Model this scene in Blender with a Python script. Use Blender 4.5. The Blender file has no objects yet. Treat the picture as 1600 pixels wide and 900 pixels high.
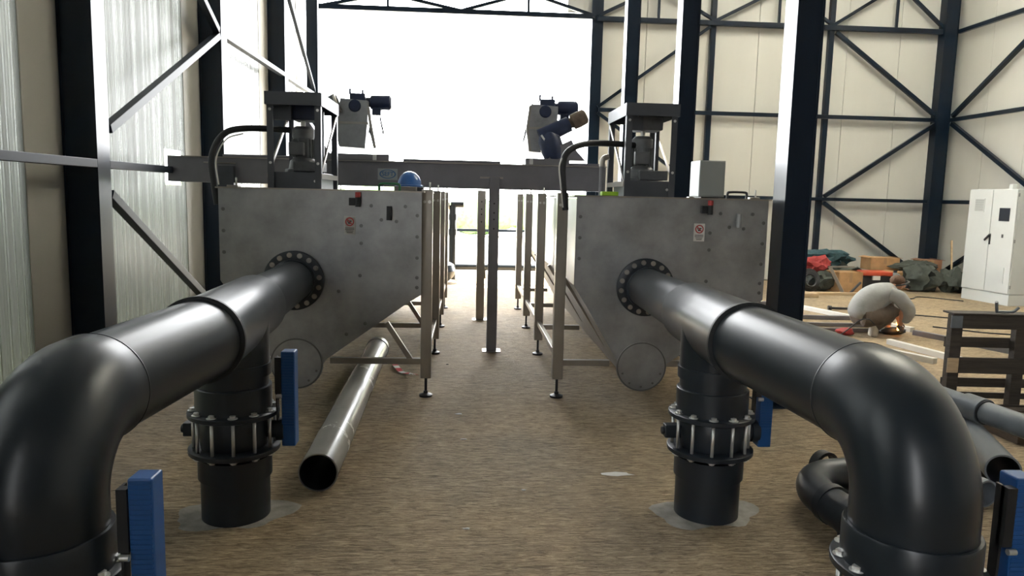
import bpy, bmesh, math, random
from mathutils import Vector, Matrix
random.seed(7)
sc = bpy.context.scene
COL = sc.collection
# ---------------------------------------------------------------- camera
F, YAW, PITCH, ROLL = 1150., math.radians(3.58), math.atan(143/1150.), math.radians(1.35)
fw = Vector((math.sin(YAW)*math.cos(PITCH), math.cos(YAW)*math.cos(PITCH), -math.sin(PITCH)))
r0 = Vector((math.cos(YAW), -math.sin(YAW), 0)); u0 = r0.cross(fw)
rv = math.cos(ROLL)*r0 + math.sin(ROLL)*u0; uv = -math.sin(ROLL)*r0 + math.cos(ROLL)*u0
cd = bpy.data.cameras.new('camera'); cam = bpy.data.objects.new('camera', cd); COL.objects.link(cam)
cd.sensor_width = 36; cd.lens = 36*F/1600; cd.clip_end = 500
M = Matrix((rv, uv, -fw)).transposed().to_4x4(); M.translation = (0, 0, 1.7); cam.matrix_world = M
sc.camera = cam
# ---------------------------------------------------------------- world, sun, exposure
w = bpy.data.worlds.new('world'); sc.world = w; w.use_nodes = True
bg = w.node_tree.nodes['Background']
bg.inputs['Color'].default_value = (.97, .985, 1, 1); bg.inputs['Strength'].default_value = 14.0
sd = bpy.data.lights.new('sun', 'SUN'); sd.energy = 50; sd.color = (1, .95, .86); sd.angle = math.radians(1)
sun = bpy.data.objects.new('sun', sd); COL.objects.link(sun)
sun.rotation_euler = Vector((.15, -.27, -1)).to_track_quat('-Z', 'Y').to_euler()
sc.view_settings.view_transform = 'Standard'; sc.view_settings.look = 'None'
sc.view_settings.exposure = .43; sc.view_settings.gamma = 1

# ---------------------------------------------------------------- materials
def mat(name, col, rough=.5, metal=0., var=.0, scale=6., stretch=(1, 1, 1), bump=0., bscale=None, rvar=0., spec=None, emis=None):
    m = bpy.data.materials.new(name); m.use_nodes = True; nt = m.node_tree; b = nt.nodes['Principled BSDF']
    b.inputs['Base Color'].default_value = (*col, 1); b.inputs['Roughness'].default_value = rough; b.inputs['Metallic'].default_value = metal
    if spec is not None: b.inputs['Specular IOR Level'].default_value = spec
    if emis: b.inputs['Emission Color'].default_value = (*emis[0], 1); b.inputs['Emission Strength'].default_value = emis[1]
    tc = nt.nodes.new('ShaderNodeTexCoord'); mp = nt.nodes.new('ShaderNodeMapping'); mp.inputs['Scale'].default_value = stretch
    nt.links.new(tc.outputs['Object'], mp.inputs['Vector'])
    n = nt.nodes.new('ShaderNodeTexNoise'); n.inputs['Scale'].default_value = scale; n.inputs['Detail'].default_value = 6; n.inputs['Roughness'].default_value = .6
    nt.links.new(mp.outputs[0], n.inputs['Vector'])
    if var:
        r = nt.nodes.new('ShaderNodeValToRGB'); r.color_ramp.elements[0].position = .3; r.color_ramp.elements[1].position = .7
        r.color_ramp.elements[0].color = (*[c*(1-var) for c in col], 1); r.color_ramp.elements[1].color = (*[min(1, c*(1+var)) for c in col], 1)
        nt.links.new(n.outputs[0], r.inputs[0]); nt.links.new(r.outputs[0], b.inputs['Base Color'])
    if rvar:
        mr = nt.nodes.new('ShaderNodeMapRange'); mr.inputs['From Min'].default_value = .2; mr.inputs['From Max'].default_value = .8
        mr.inputs['To Min'].default_value = rough-rvar; mr.inputs['To Max'].default_value = rough+rvar
        nt.links.new(n.outputs[0], mr.inputs[0]); nt.links.new(mr.outputs[0], b.inputs['Roughness'])
    if bump:
        n2 = nt.nodes.new('ShaderNodeTexNoise'); n2.inputs['Scale'].default_value = bscale or scale; n2.inputs['Detail'].default_value = 5
        nt.links.new(mp.outputs[0], n2.inputs['Vector'])
        bp = nt.nodes.new('ShaderNodeBump'); bp.inputs['Strength'].default_value = bump; bp.inputs['Distance'].default_value = .01
        nt.links.new(n2.outputs[0], bp.inputs['Height']); nt.links.new(bp.outputs[0], b.inputs['Normal'])
    return m
STEEL = mat('painted_steel', (.002, .008, .019), .30, 0, .2, 2, spec=.32)
PVC = mat('grey_pvc', (.013, .018, .024), .31, 0, .2, 3, (1, .3, 1), .03, 14, .045, spec=.42)
PVCB = mat('dark_pvc', (.010, .015, .022), .40, 0, .2, 4, rvar=.04)
PVCL = mat('light_pvc', (.13, .145, .16), .35, 0, .2, 6, rvar=.08)
LPIPE = mat('dusty_pvc', (.24, .24, .23), .25, 0, .1, 3, rvar=.04)
RUB = mat('rubber', (.008, .010, .012), .6)
INOX = mat('stainless_plate', (.33, .335, .34), .42, .8, .32, 2.6, (1, 1, 1), .04, 9, .12)
INOXL = mat('stainless_tube', (.33, .305, .27), .36, .8, .15, 4, (1, 1, .3), rvar=.08)
TROUGH = mat('dull_stainless', (.19, .185, .20), .5, .6, .15, 3, rvar=.08)
GFRAME = mat('gear_frame_steel', (.07, .075, .085), .45, .5, .15, 4)
RIVET = mat('plate_rivet', (.16, .16, .16), .4, .7)
STEELB = mat('painted_steel_matt', (.006, .011, .019), .5, 0, .2, 4, spec=.25)
BOLT = mat('zinc_bolt', (.62, .62, .60), .35, .7)
MOTOR = mat('grey_motor_paint', (.10, .105, .11), .5, .3, .2, 12)
BMOTOR = mat('blue_motor_paint', (.012, .022, .06), .45, .1, .3, 10)
BLUE = mat('blue_handle', (.008, .07, .24), .42, 0, .12, 8)
BLACK = mat('black_plastic', (.010, .011, .013), .5)
CREAM = mat('cream_panel', (.53, .525, .485), .5, 0, .04, 1.2, (1, 1, .3))
BEIGE = mat('beige_panel', (.34, .33, .29), .55)
CREAMJ = mat('panel_joint', (.40, .37, .31), .7)
WHITE = mat('cabinet_enamel', (.52, .54, .53), .4, 0, .03, 2)
GREYB = mat('grey_enamel', (.24, .25, .24), .5)
GREEN = mat('green_handle_plastic', (.03, .16, .07), .4)
LIME = mat('lime_plastic', (.35, .6, .03), .5)
RED = mat('red_plastic', (.35, .03, .03), .5)
REDF = mat('red_fabric', (.30, .035, .035), .8, 0, .3, 20, bump=.4)
CARD = mat('cardboard', (.42, .25, .12), .85, 0, .15, 8)
TEAL = mat('teal_fabric', (.02, .055, .065), .85, 0, .4, 20, bump=.4)
BAG = mat('dark_sack', (.06, .07, .06), .8, 0, .4, 8, bump=.5)
WOODD = mat('weathered_wood', (.045, .036, .028), .8, 0, .4, 5, (.5, 4, 8), .3, 10)
WOODL = mat('pale_wood', (.45, .33, .2), .8, 0, .2, 5, (1, 1, 6))
CEM = mat('cement_smear', (.24, .225, .20), .9, 0, .25, 14, bump=.3)
SKIN = mat('skin', (.50, .26, .17), .6); HAIR = mat('brown_hair', (.10, .05, .025), .8, 0, .3, 60, bump=.5)
JACK = mat('light_grey_cloth', (.28, .28, .27), .85, 0, .08, 12, bump=.5); TUBEW = mat('bright_tube', (.62, .60, .55), .4, .3); TROU = mat('brown_trouser_cloth', (.10, .075, .055), .9, 0, .25, 14, bump=.4)
SHOEL = mat('beige_shoe_sole', (.45, .40, .32), .7); SHOED = mat('black_shoe', (.012, .012, .013), .6)
FLAME = mat('flame', (1, .5, .15), .5, emis=((1, .42, .08), 14))
SCREEN = mat('dark_screen', (.02, .025, .035), .15); PAPER = mat('sticker_white', (.62, .61, .58), .6); SRED = mat('sticker_red', (.40, .05, .05), .6)
SBLK = mat('sticker_print', (.05, .05, .05), .6); SBLUE = mat('sticker_blue', (.05, .13, .28), .6)
HAT = mat('blue_hat_plastic', (.03, .12, .36), .3)
LEAF = mat('hedge_leaf', (.10, .17, .05), .7, 0, .5, 8)
GRND = mat('pale_concrete_yard', (.55, .52, .46), .9, 0, .12, 2, bump=.2)
OUTW = mat('outside_wall_paint', (.11, .115, .12), .9)
ROOF = mat('roof_sheet', (.16, .165, .17), .6)

def floor_mat():
    m = bpy.data.materials.new('brushed_concrete'); m.use_nodes = True; nt = m.node_tree; b = nt.nodes['Principled BSDF']; L = nt.links.new
    tc = nt.nodes.new('ShaderNodeTexCoord')
    def noise(scale, st, det=5, ro=.6, dist=0.):
        mp = nt.nodes.new('ShaderNodeMapping'); mp.inputs['Scale'].default_value = st; L(tc.outputs['Object'], mp.inputs[0])
        n = nt.nodes.new('ShaderNodeTexNoise'); n.inputs['Scale'].default_value = scale; n.inputs['Detail'].default_value = det
        n.inputs['Roughness'].default_value = ro; n.inputs['Distortion'].default_value = dist; L(mp.outputs[0], n.inputs[0]); return n
    rid = noise(34, (.33, 1.7, 1), 7, .72, .8); big = noise(.8, (1, 1, 1), 6, .6); mid = noise(5, (1, 1.5, 1), 6, .65)
    def ramp(n, a, ca, z, cz):
        r = nt.nodes.new('ShaderNodeValToRGB'); e = r.color_ramp.elements; e[0].position = a; e[1].position = z; e[0].color = (*ca, 1); e[1].color = (*cz, 1); L(n.outputs[0], r.inputs[0]); return r
    c1 = ramp(rid, .36, (.19, .135, .08), .64, (.63, .49, .315)); c2 = ramp(big, .35, (.72, .74, .78), .68, (1.0, .97, .92)); c3 = ramp(mid, .35, (.8, .8, .8), .65, (1, 1, 1))
    m1 = nt.nodes.new('ShaderNodeMixRGB'); m1.blend_type = 'MULTIPLY'; m1.inputs[0].default_value = 1; L(c1.outputs[0], m1.inputs[1]); L(c2.outputs[0], m1.inputs[2])
    m2 = nt.nodes.new('ShaderNodeMixRGB'); m2.blend_type = 'MULTIPLY'; m2.inputs[0].default_value = 1; L(m1.outputs[0], m2.inputs[1]); L(c3.outputs[0], m2.inputs[2])
    L(m2.outputs[0], b.inputs['Base Color']); b.inputs['Roughness'].default_value = .8; b.inputs['Specular IOR Level'].default_value = .3
    bp = nt.nodes.new('ShaderNodeBump'); bp.inputs['Strength'].default_value = 1.0; bp.inputs['Distance'].default_value = .02
    L(rid.outputs[0], bp.inputs['Height']); L(bp.outputs[0], b.inputs['Normal'])
    return m
FLOOR = floor_mat()
def poly_mat():
    m = bpy.data.materials.new('twinwall_polycarbonate'); m.use_nodes = True; nt = m.node_tree; L = nt.links.new
    for n in list(nt.nodes):
        if n.type != 'OUTPUT_MATERIAL': nt.nodes.remove(n)
    out = nt.nodes[0]
    tr = nt.nodes.new('ShaderNodeBsdfTranslucent'); tr.inputs[0].default_value = (.17, .172, .165, 1)
    tp = nt.nodes.new('ShaderNodeBsdfTransparent'); tp.inputs[0].default_value = (.75, .77, .76, 1)
    gl = nt.nodes.new('ShaderNodeBsdfGlossy'); gl.inputs['Roughness'].default_value = .25; gl.inputs[0].default_value = (.9, .9, .9, 1)
    tc = nt.nodes.new('ShaderNodeTexCoord'); wv = nt.nodes.new('ShaderNodeTexWave'); wv.bands_direction = 'Y'; wv.inputs['Scale'].default_value = 9; wv.inputs['Distortion'].default_value = .6
    mp = nt.nodes.new('ShaderNodeMapping'); mp.inputs['Scale'].default_value = (0, 1, .006); L(tc.outputs['Object'], mp.inputs[0]); L(mp.outputs[0], wv.inputs[0])
    nz = nt.nodes.new('ShaderNodeTexNoise'); nz.inputs['Scale'].default_value = 14; L(mp.outputs[0], nz.inputs[0])
    bp = nt.nodes.new('ShaderNodeBump'); bp.inputs['Strength'].default_value = .5; bp.inputs['Distance'].default_value = .01; L(wv.outputs[1], bp.inputs['Height']); L(bp.outputs[0], gl.inputs['Normal'])
    mr = nt.nodes.new('ShaderNodeMapRange'); mr.inputs['From Min'].default_value = .35; mr.inputs['From Max'].default_value = .7; mr.inputs['To Min'].default_value = .05; mr.inputs['To Max'].default_value = .6; L(nz.outputs[0], mr.inputs[0])
    a = nt.nodes.new('ShaderNodeMixShader'); L(mr.outputs[0], a.inputs[0]); L(tr.outputs[0], a.inputs[1]); L(tp.outputs[0], a.inputs[2])
    fr = nt.nodes.new('ShaderNodeFresnel'); fr.inputs[0].default_value = 1.35
    c = nt.nodes.new('ShaderNodeMixShader'); L(fr.outputs[0], c.inputs[0]); L(a.outputs[0], c.inputs[1]); L(gl.outputs[0], c.inputs[2]); L(c.outputs[0], out.inputs[0])
    return m
POLY = poly_mat()

# ---------------------------------------------------------------- mesh helpers
OFF = {}
V = Vector
class MB:
    """collects shapes (world coordinates) into one mesh"""
    def __init__(s): s.bm = bmesh.new()
    def quads(s, rings, closed=True, cap0=True, cap1=True, smooth=True):
        bm = s.bm; vr = [[bm.verts.new(p) for p in r] for r in rings]; n = len(rings[0])
        for a, b in zip(vr, vr[1:]):
            for i in range(n if closed else n-1):
                f = bm.faces.new((a[i], a[(i+1) % n], b[(i+1) % n], b[i])); f.smooth = smooth
        if cap0: bm.faces.new(vr[0][::-1])
        if cap1: bm.faces.new(vr[-1])
        return s
    def box(s, a, b, rot=None, piv=None):
        """axis box between corners a and b, optional rotation matrix about piv"""
        x0, y0, z0 = a; x1, y1, z1 = b
        P = [V((x, y, z)) for z in (z0, z1) for x, y in ((x0, y0), (x1, y0), (x1, y1), (x0, y1))]
        if rot is not None:
            c = V(piv) if piv is not None else (V(a)+V(b))/2
            P = [rot @ (p-c)+c for p in P]
        vs = [s.bm.verts.new(p) for p in P]
        for f in ((3, 2, 1, 0), (4, 5, 6, 7), (0, 1, 5, 4), (1, 2, 6, 5), (2, 3, 7, 6), (3, 0, 4, 7)): s.bm.faces.new([vs[i] for i in f])
        return s
    def frame(s, d):
        d = V(d).normalized(); a = V((0, 0, 1)) if abs(d.z) < .95 else V((1, 0, 0))
        u = d.cross(a).normalized(); return u, u.cross(d).normalized()
    def cyl(s, p0, p1, r0, r1=None, n=24, cap=True, smooth=True):
        p0, p1 = V(p0), V(p1); r1 = r0 if r1 is None else r1; u, v = s.frame(p1-p0)
        R = [[p+u*r*math.cos(2*math.pi*i/n)+v*r*math.sin(2*math.pi*i/n) for i in range(n)] for p, r in ((p0, r0), (p1, r1))]
        return s.quads(R, True, cap, cap, smooth)
    def lathe(s, o, d, prof, n=32, cap0=False, cap1=False):
        """prof: list of (distance along d, radius)"""
        o = V(o); d = V(d).normalized(); u, v = s.frame(d)
        for (a, ra), (b, rb) in zip(prof, prof[1:]):
            s.quads([[o+d*t+u*r*math.cos(2*math.pi*i/n)+v*r*math.sin(2*math.pi*i/n) for i in range(n)] for t, r in ((a, max(ra, 1e-4)), (b, max(rb, 1e-4)))], True, False, False)
        bmesh.ops.remove_doubles(s.bm, verts=s.bm.verts, dist=1e-5)
        return s
    def tube(s, pts, r, n=20, cap=True):
        pts = [V(p) for p in pts]; rs = r if isinstance(r, (list, tuple)) else [r]*len(pts); R = []
        t = (pts[1]-pts[0]).normalized(); u, v = s.frame(t)
        for i, p in enumerate(pts):
            t2 = (pts[min(i+1, len(pts)-1)]-pts[max(i-1, 0)]).normalized()
            q = t.rotation_difference(t2); u = q @ u; v = q @ v; t = t2
            R.append([p+u*rs[i]*math.cos(2*math.pi*k/n)+v*rs[i]*math.sin(2*math.pi*k/n) for k in range(n)])
        return s.quads(R, True, cap, cap)
    def bar(s, p0, p1, w, h, up=(0, 0, 1)):
        """rectangular bar, w across, h along up"""
        p0, p1 = V(p0), V(p1); d = (p1-p0).normalized(); u = d.cross(V(up)).normalized(); v = u.cross(d)
        return s.quads([[p+u*a*w/2+v*b*h/2 for a, b in ((-1, -1), (1, -1), (1, 1), (-1, 1))] for p in (p0, p1)], smooth=False)
    def prism(s, poly, axis, a, b, cap=True):
        """extrude a 2-D outline along axis 'x','y','z' from a to b"""
        def P(p, t): return V((t, *p)) if axis == 'x' else V((p[0], t, p[1])) if axis == 'y' else V((*p, t))
        return s.quads([[P(p, a) for p in poly], [P(p, b) for p in poly]], True, cap, cap, False)
    def build(s, name, m, parent=None, bevel=0., label=None):
        bmesh.ops.recalc_face_normals(s.bm, faces=s.bm.faces)
        for e in s.bm.edges:
            if len(e.link_faces) == 2 and e.calc_face_angle(0) > .62: e.smooth = False
        off = OFF.get(parent, V((0, 0, 0))) if parent else None
        if parent is None:                                  # origin at the base of the thing
            vs = [v.co for v in s.bm.verts]
            off = V(((min(v.x for v in vs)+max(v.x for v in vs))/2, (min(v.y for v in vs)+max(v.y for v in vs))/2, min(v.z for v in vs)))
        for v in s.bm.verts: v.co -= off
        me = bpy.data.meshes.new(name); s.bm.to_mesh(me); s.bm.free(); me.materials.append(m)
        o = bpy.data.objects.new(name, me); COL.objects.link(o)
        if parent: o.parent = parent; OFF[o] = off.copy()
        else: o.location = off; OFF[o] = off.copy()
        if bevel:
            bv = o.modifiers.new('bevel', 'BEVEL'); bv.width = bevel; bv.segments = 2; bv.limit_method = 'ANGLE'
        if label: o['label'] = label
        return o
def empty(name, loc):
    o = bpy.data.objects.new(name, None); o.empty_display_size = .1; o.location = loc; COL.objects.link(o); OFF[o] = V(loc); return o
def tag(o, label, cat, group=None):
    o['label'] = label; o['category'] = cat
    if group: o['group'] = group
    return o
def struct(o): o['kind'] = 'structure'; return o
def dup(o, d, parent=None):
    """copy of a part shifted by d in its parent's space, with copies of its children"""
    c = o.copy(); COL.objects.link(c); c.location = V(o.location)+V(d)
    if parent: c.parent = parent
    for ch in [x for x in bpy.data.objects if x.parent == o]: k = ch.copy(); COL.objects.link(k); k.parent = c
    return c
def bolts(name, m, parent, pts, d, r=.011, h=.012, n=6, base=None):
    """hex bolt heads sharing one mesh; d is the axis"""
    d = V(d).normalized(); b = MB(); b.cyl((0, 0, 0), d*h, r, n=n, smooth=False); b.cyl((0, 0, 0), d*.004, r*1.6, n=14)
    bmesh.ops.recalc_face_normals(b.bm, faces=b.bm.faces); me = bpy.data.meshes.new(name); b.bm.to_mesh(me); b.bm.free(); me.materials.append(m)
    for p in pts:
        o = bpy.data.objects.new(name, me); COL.objects.link(o); o.parent = parent; o.location = V(p)-OFF[parent]
def arc(c, r, a0, a1, n, plane='xy', z=0):
    L = []
    for i in range(n+1):
        a = math.radians(a0+(a1-a0)*i/n); L.append((c[0]+r*math.cos(a), c[1]+r*math.sin(a)))
    return L
def smoothpath(pts, n=8):
    """Catmull-Rom"""
    P = [V(p) for p in pts]; P = [P[0]*2-P[1]]+P+[P[-1]*2-P[-2]]; out = []
    for i in range(1, len(P)-2):
        for k in range(n):
            t = k/n; a, b, c, d = P[i-1:i+3]
            out.append(.5*((2*b)+(c-a)*t+(2*a-5*b+4*c-d)*t*t+(3*b-a-3*c+d)*t**3))
    return out+[P[-2]]
def hcol(mb, x0, x1, y0, y1, z0, z1, tf=.016):
    """H column, flanges on the x faces"""
    mb.box((x0, y0, z0), (x0+tf, y1, z1)); mb.box((x1-tf, y0, z0), (x1, y1, z1)); ym = y0+.012
    mb.box((x0+tf, ym, z0), (x1-tf, ym+.012, z1)); return mb
def blob(mb, c, s, seed=0, sub=3, amp=.25, fr=3.):
    """lumpy soft mass"""
    from mathutils import noise
    r = bmesh.ops.create_icosphere(mb.bm, subdivisions=sub, radius=1)
    for v in r['verts']:
        k = 1+amp*noise.noise(v.co*fr*.5+V((seed*7.3, 0, 0)))+amp*.5*noise.noise(v.co*fr*1.7+V((0, seed*3.1, 0)))
        v.co = V((v.co.x*s[0]*k, v.co.y*s[1]*k, max(v.co.z, -.8)*s[2]*k))+V(c)
        for f in v.link_faces: f.smooth = True
    return mb

# ================================================================ SETTING
XL, XR, YF, YB, ZC = -3.40, 10.45, 15.75, -9.0, 9.0
floor = struct(MB().box((XL, YB, -.2), (XR, YF+.2, 0)).build('floor', FLOOR))
struct(MB().box((-60, YF+.2, -.25), (60, 90, -.02)).build('trim_1', GRND))          # yard outside the door
struct(MB().box((-60, -20, -.3), (XL-.15, YF+.2, -.03)).build('trim_2', mat('rough_grass', (.09, .11, .05), .9, 0, .3, 3)))      # yard along the left wall
b = MB().box((XL-.2, YB-.1, ZC), (4.0, YF+.3, ZC+.15)).box((9.8, YB-.1, ZC), (XR+.2, YF+.3, ZC+.15))
yy = [YB-.1, 7.4, 8.4, 9.4, 10.4, 11.4, 12.2, YF+.3]
for k in range(0, len(yy)-1, 2): b.box((4.0, yy[k], ZC), (9.8, yy[k+1], ZC+.15))
ceiling = struct(b.build('ceiling', ROOF))
ADDSKYL = bpy.data.materials.new('added_rooflight_sheet'); ADDSKYL.use_nodes = True
_t = ADDSKYL.node_tree.nodes.new('ShaderNodeBsdfTranslucent'); _t.inputs[0].default_value = (.74, .73, .68, 1); ADDSKYL.node_tree.links.new(_t.outputs[0], ADDSKYL.node_tree.nodes['Material Output'].inputs[0])
for k in (1, 3, 5): MB().box((4.0, yy[k], ZC+.07), (9.8, yy[k+1], ZC+.075)).build('added_rooflight_panel', ADDSKYL, ceiling)  # rooflights out of view, added to brighten the floor at right
# left wall: translucent sheets between columns, opaque strips, with a hole for the trough
LCOL = [-6.3, -3.1, .15, 3.3, 6.45, 9.70, 12.95, 15.6]
wl = struct(MB().box((XL-.02, YB, -.02), (XL+.02, YF, .04)).build('wall_left', CREAMJ))
hole = (8.58, 9.06, 1.74, 2.14)
for i in range(len(LCOL)-1):
    y0, y1 = LCOL[i]-.12+.17, LCOL[i+1]
    ys = y1-.52
    if i == 4:
        for (a, b, c, d) in ((y0, hole[0], .04, 8.9), (hole[1], ys, .04, 8.9), (hole[0], hole[1], .04, hole[2]), (hole[0], hole[1], hole[3], 8.9)):
            MB().box((XL, a, c), (XL+.004, b, d)).build('translucent_panel', POLY, wl)
    else:
        MB().box((XL, y0, .04), (XL+.004, y1-.52, 8.9)).build('translucent_panel' if i > 1 else 'panel', POLY if i > 1 else OUTW, wl)  # bays behind the camera made opaque and dark to cut light on the foreground
    MB().box((XL-.03, ys, .04), (XL+.012, y1+.06, 8.9)).build('panel', BEIGE, wl, .004)
for y in (-6.3, -3.1, .15, 3.3, 6.45, 9.70, 12.95):
    hcol(MB(), -3.38, -3.10, y, y+.22, 0, ZC).build('column', STEEL, wl)
def girt_l(z, segs, par=wl):
    for a, b in segs: MB().box((-3.19, a, z-.035), (-3.10, b, z+.035)).build('girt', STEELB, par, .004)
yc = [YB]+[y for y in LCOL[:-1]]+[15.5]
segs = [(a+(.22 if a in LCOL else 0), b) for a, b in zip(yc, yc[1:])]
girt_l(1.895, [s if abs(s[0]-6.67) > .01 else (6.67, 8.04) for s in segs if s[0] < 9])
girt_l(3.65, [s for s in segs if s[0] > 9])
def brace(p0, p1, par, w=.06, name='brace'): MB().bar(p0, p1, w, w).build(name, STEELB, par, .004)
XB = -3.14
brace((XB, 6.72, 2.20), (XB, 9.68, 3.60), wl, .08); brace((XB, 9.66, 3.66), (XB, 6.72, 5.1), wl, .08)
brace((XB, 6.70, 1.64), (XB, 9.66, -.0+.05), wl, .08)
brace((XB, 13.3, 5.1), (XB, 15.55, 3.72), wl)
# far wall
wf = struct(MB().box((2.76, YF, 0), (XR, YF+.04, 8.9)).build('wall_far', CREAMJ))
xj = [2.56, 3.67, 4.75, 6.07, 6.87, 8.0, 9.16, XR-.01]
for a, b in zip(xj, xj[1:]):
    MB().box((a+.004, YF-.035, .02), (b-.004, YF, 8.9)).build('panel', CREAM, wf, .006)
MB().box((2.0, YF-.035, 5.5), (2.556, YF, 8.9)).build('panel', CREAM, wf, .006)
for x, w_, d in ((2.62, .23, .2), (5.06, .11, .1), (7.60, .11, .1)):
    MB().box((x-w_/2, YF-.14, 0), (x+w_/2, YF-.14+.1, 8.9)).build('column', STEEL, wf, .004)
hcol(MB(), 9.98, 10.27, YF-.27, YF-.04, 0, 8.9).build('column', STEEL, wf)
hcol(MB(), -3.30, -3.07, YF-.2, YF+.02, 0, 8.9).build('column', STEEL, wf)
YG = YF-.16
def rail(p0, p1, w_=.08): MB().bar((p0[0], YG, p0[1]), (p1[0], YG, p1[1]), w_, w_).build('girt' if p0[1] == p1[1] else 'brace', STEEL, wf, .004)
rail((-3.05, 5.40), (2.5, 5.40), .1); rail((2.6, 5.37), (9.98, 5.37), .1)
rail((2.7, 3.54), (9.98, 3.54)); rail((2.7, 1.80), (9.98, 1.80), .07)
tn = [(-3.0, -1.67, 5.7), (-.2, -1.67, 5.7), (-.2, 1.18, 5.82), (2.55, 1.18, 5.82), (2.6, 3.88, 6.05), (5.08, 3.88, 6.05), (5.08, 6.43, 6.12), (7.6, 6.43, 6.12), (7.6, 8.97, 6.3), (10.05, 8.97, 6.3)]
for xa, xb, zt in tn: rail((xa, 5.42), (xb, zt), .065)
for xv, zt in ((-1.67, 5.7), (1.18, 5.82), (3.88, 6.05), (6.43, 6.12), (8.97, 6.3)): rail((xv, 5.42), (xv+.001, zt), .05)
rail((-3.0, 5.64), (10.0, 6.36), .08)
rail((2.68, 3.60), (4.98, 5.30), .065); rail((2.68, 3.48), (5.0, 1.9), .065)
rail((7.68, 5.28), (10.02, 3.62)); rail((7.68, 1.86), (10.02, 3.46)); rail((7.68, 1.72), (10.0, .15))
# right wall
wr = struct(MB().box((XR, YB, 0), (XR+.04, YF, 8.9)).build('wall_right', CREAMJ))
for k in range(22):
    y1 = YF-.05-k*1.12
    MB().box((XR-.035, y1-1.112, .02), (XR, y1, 8.9)).build('panel', CREAM, wr, .006)
XG = 10.3
for y in (12.45, 9.2, 5.9): hcol(MB(), 10.13, 10.41, y, y+.22, 0, ZC).build('column', STEEL, wr)
def rr(y0, z0, y1, z1, w_=.08): MB().bar((XG, y0, z0), (XG, y1, z1), w_, w_).build('girt' if z0 == z1 else 'brace', STEEL, wr, .004)
for z in (5.37, 3.54, 1.80): rr(YF-.25, z, 12.67, z); rr(12.45, z, 9.42, z)
rr(15.45, 3.62, 12.7, 5.3); rr(15.45, 3.46, 12.7, 1.88); rr(15.45, .2, 12.7, 1.72)
# back wall, behind the camera
wb = struct(MB().box((XL, YB-.08, 0), (XR, YB, 8.9)).build('wall_back', OUTW))
struct(MB().box((-60, -60, -.3), (60, YB-.02, -.03)).build('trim_3', GRND))

# ================================================================ free-standing building columns
for y, lab in ((5.85, 'dark blue steel column nearest the camera, beside the right tank'), (9.1, 'dark blue steel column behind the right tank gear frame, second of the inner row'), (12.35, 'dark blue steel column third in the inner row, farthest before the doorway')):
    o = empty('steel_column', (2.67, y+.11, 0))
    hcol(MB(), 2.56, 2.78, y, y+.24, .012, ZC).build('shaft', STEEL, o)
    MB().box((2.49, y-.05, 0), (2.85, y+.29, .012)).build('base_plate', STEEL, o)
    tag(o, lab, 'column', 'inner row of steel columns')

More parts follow.
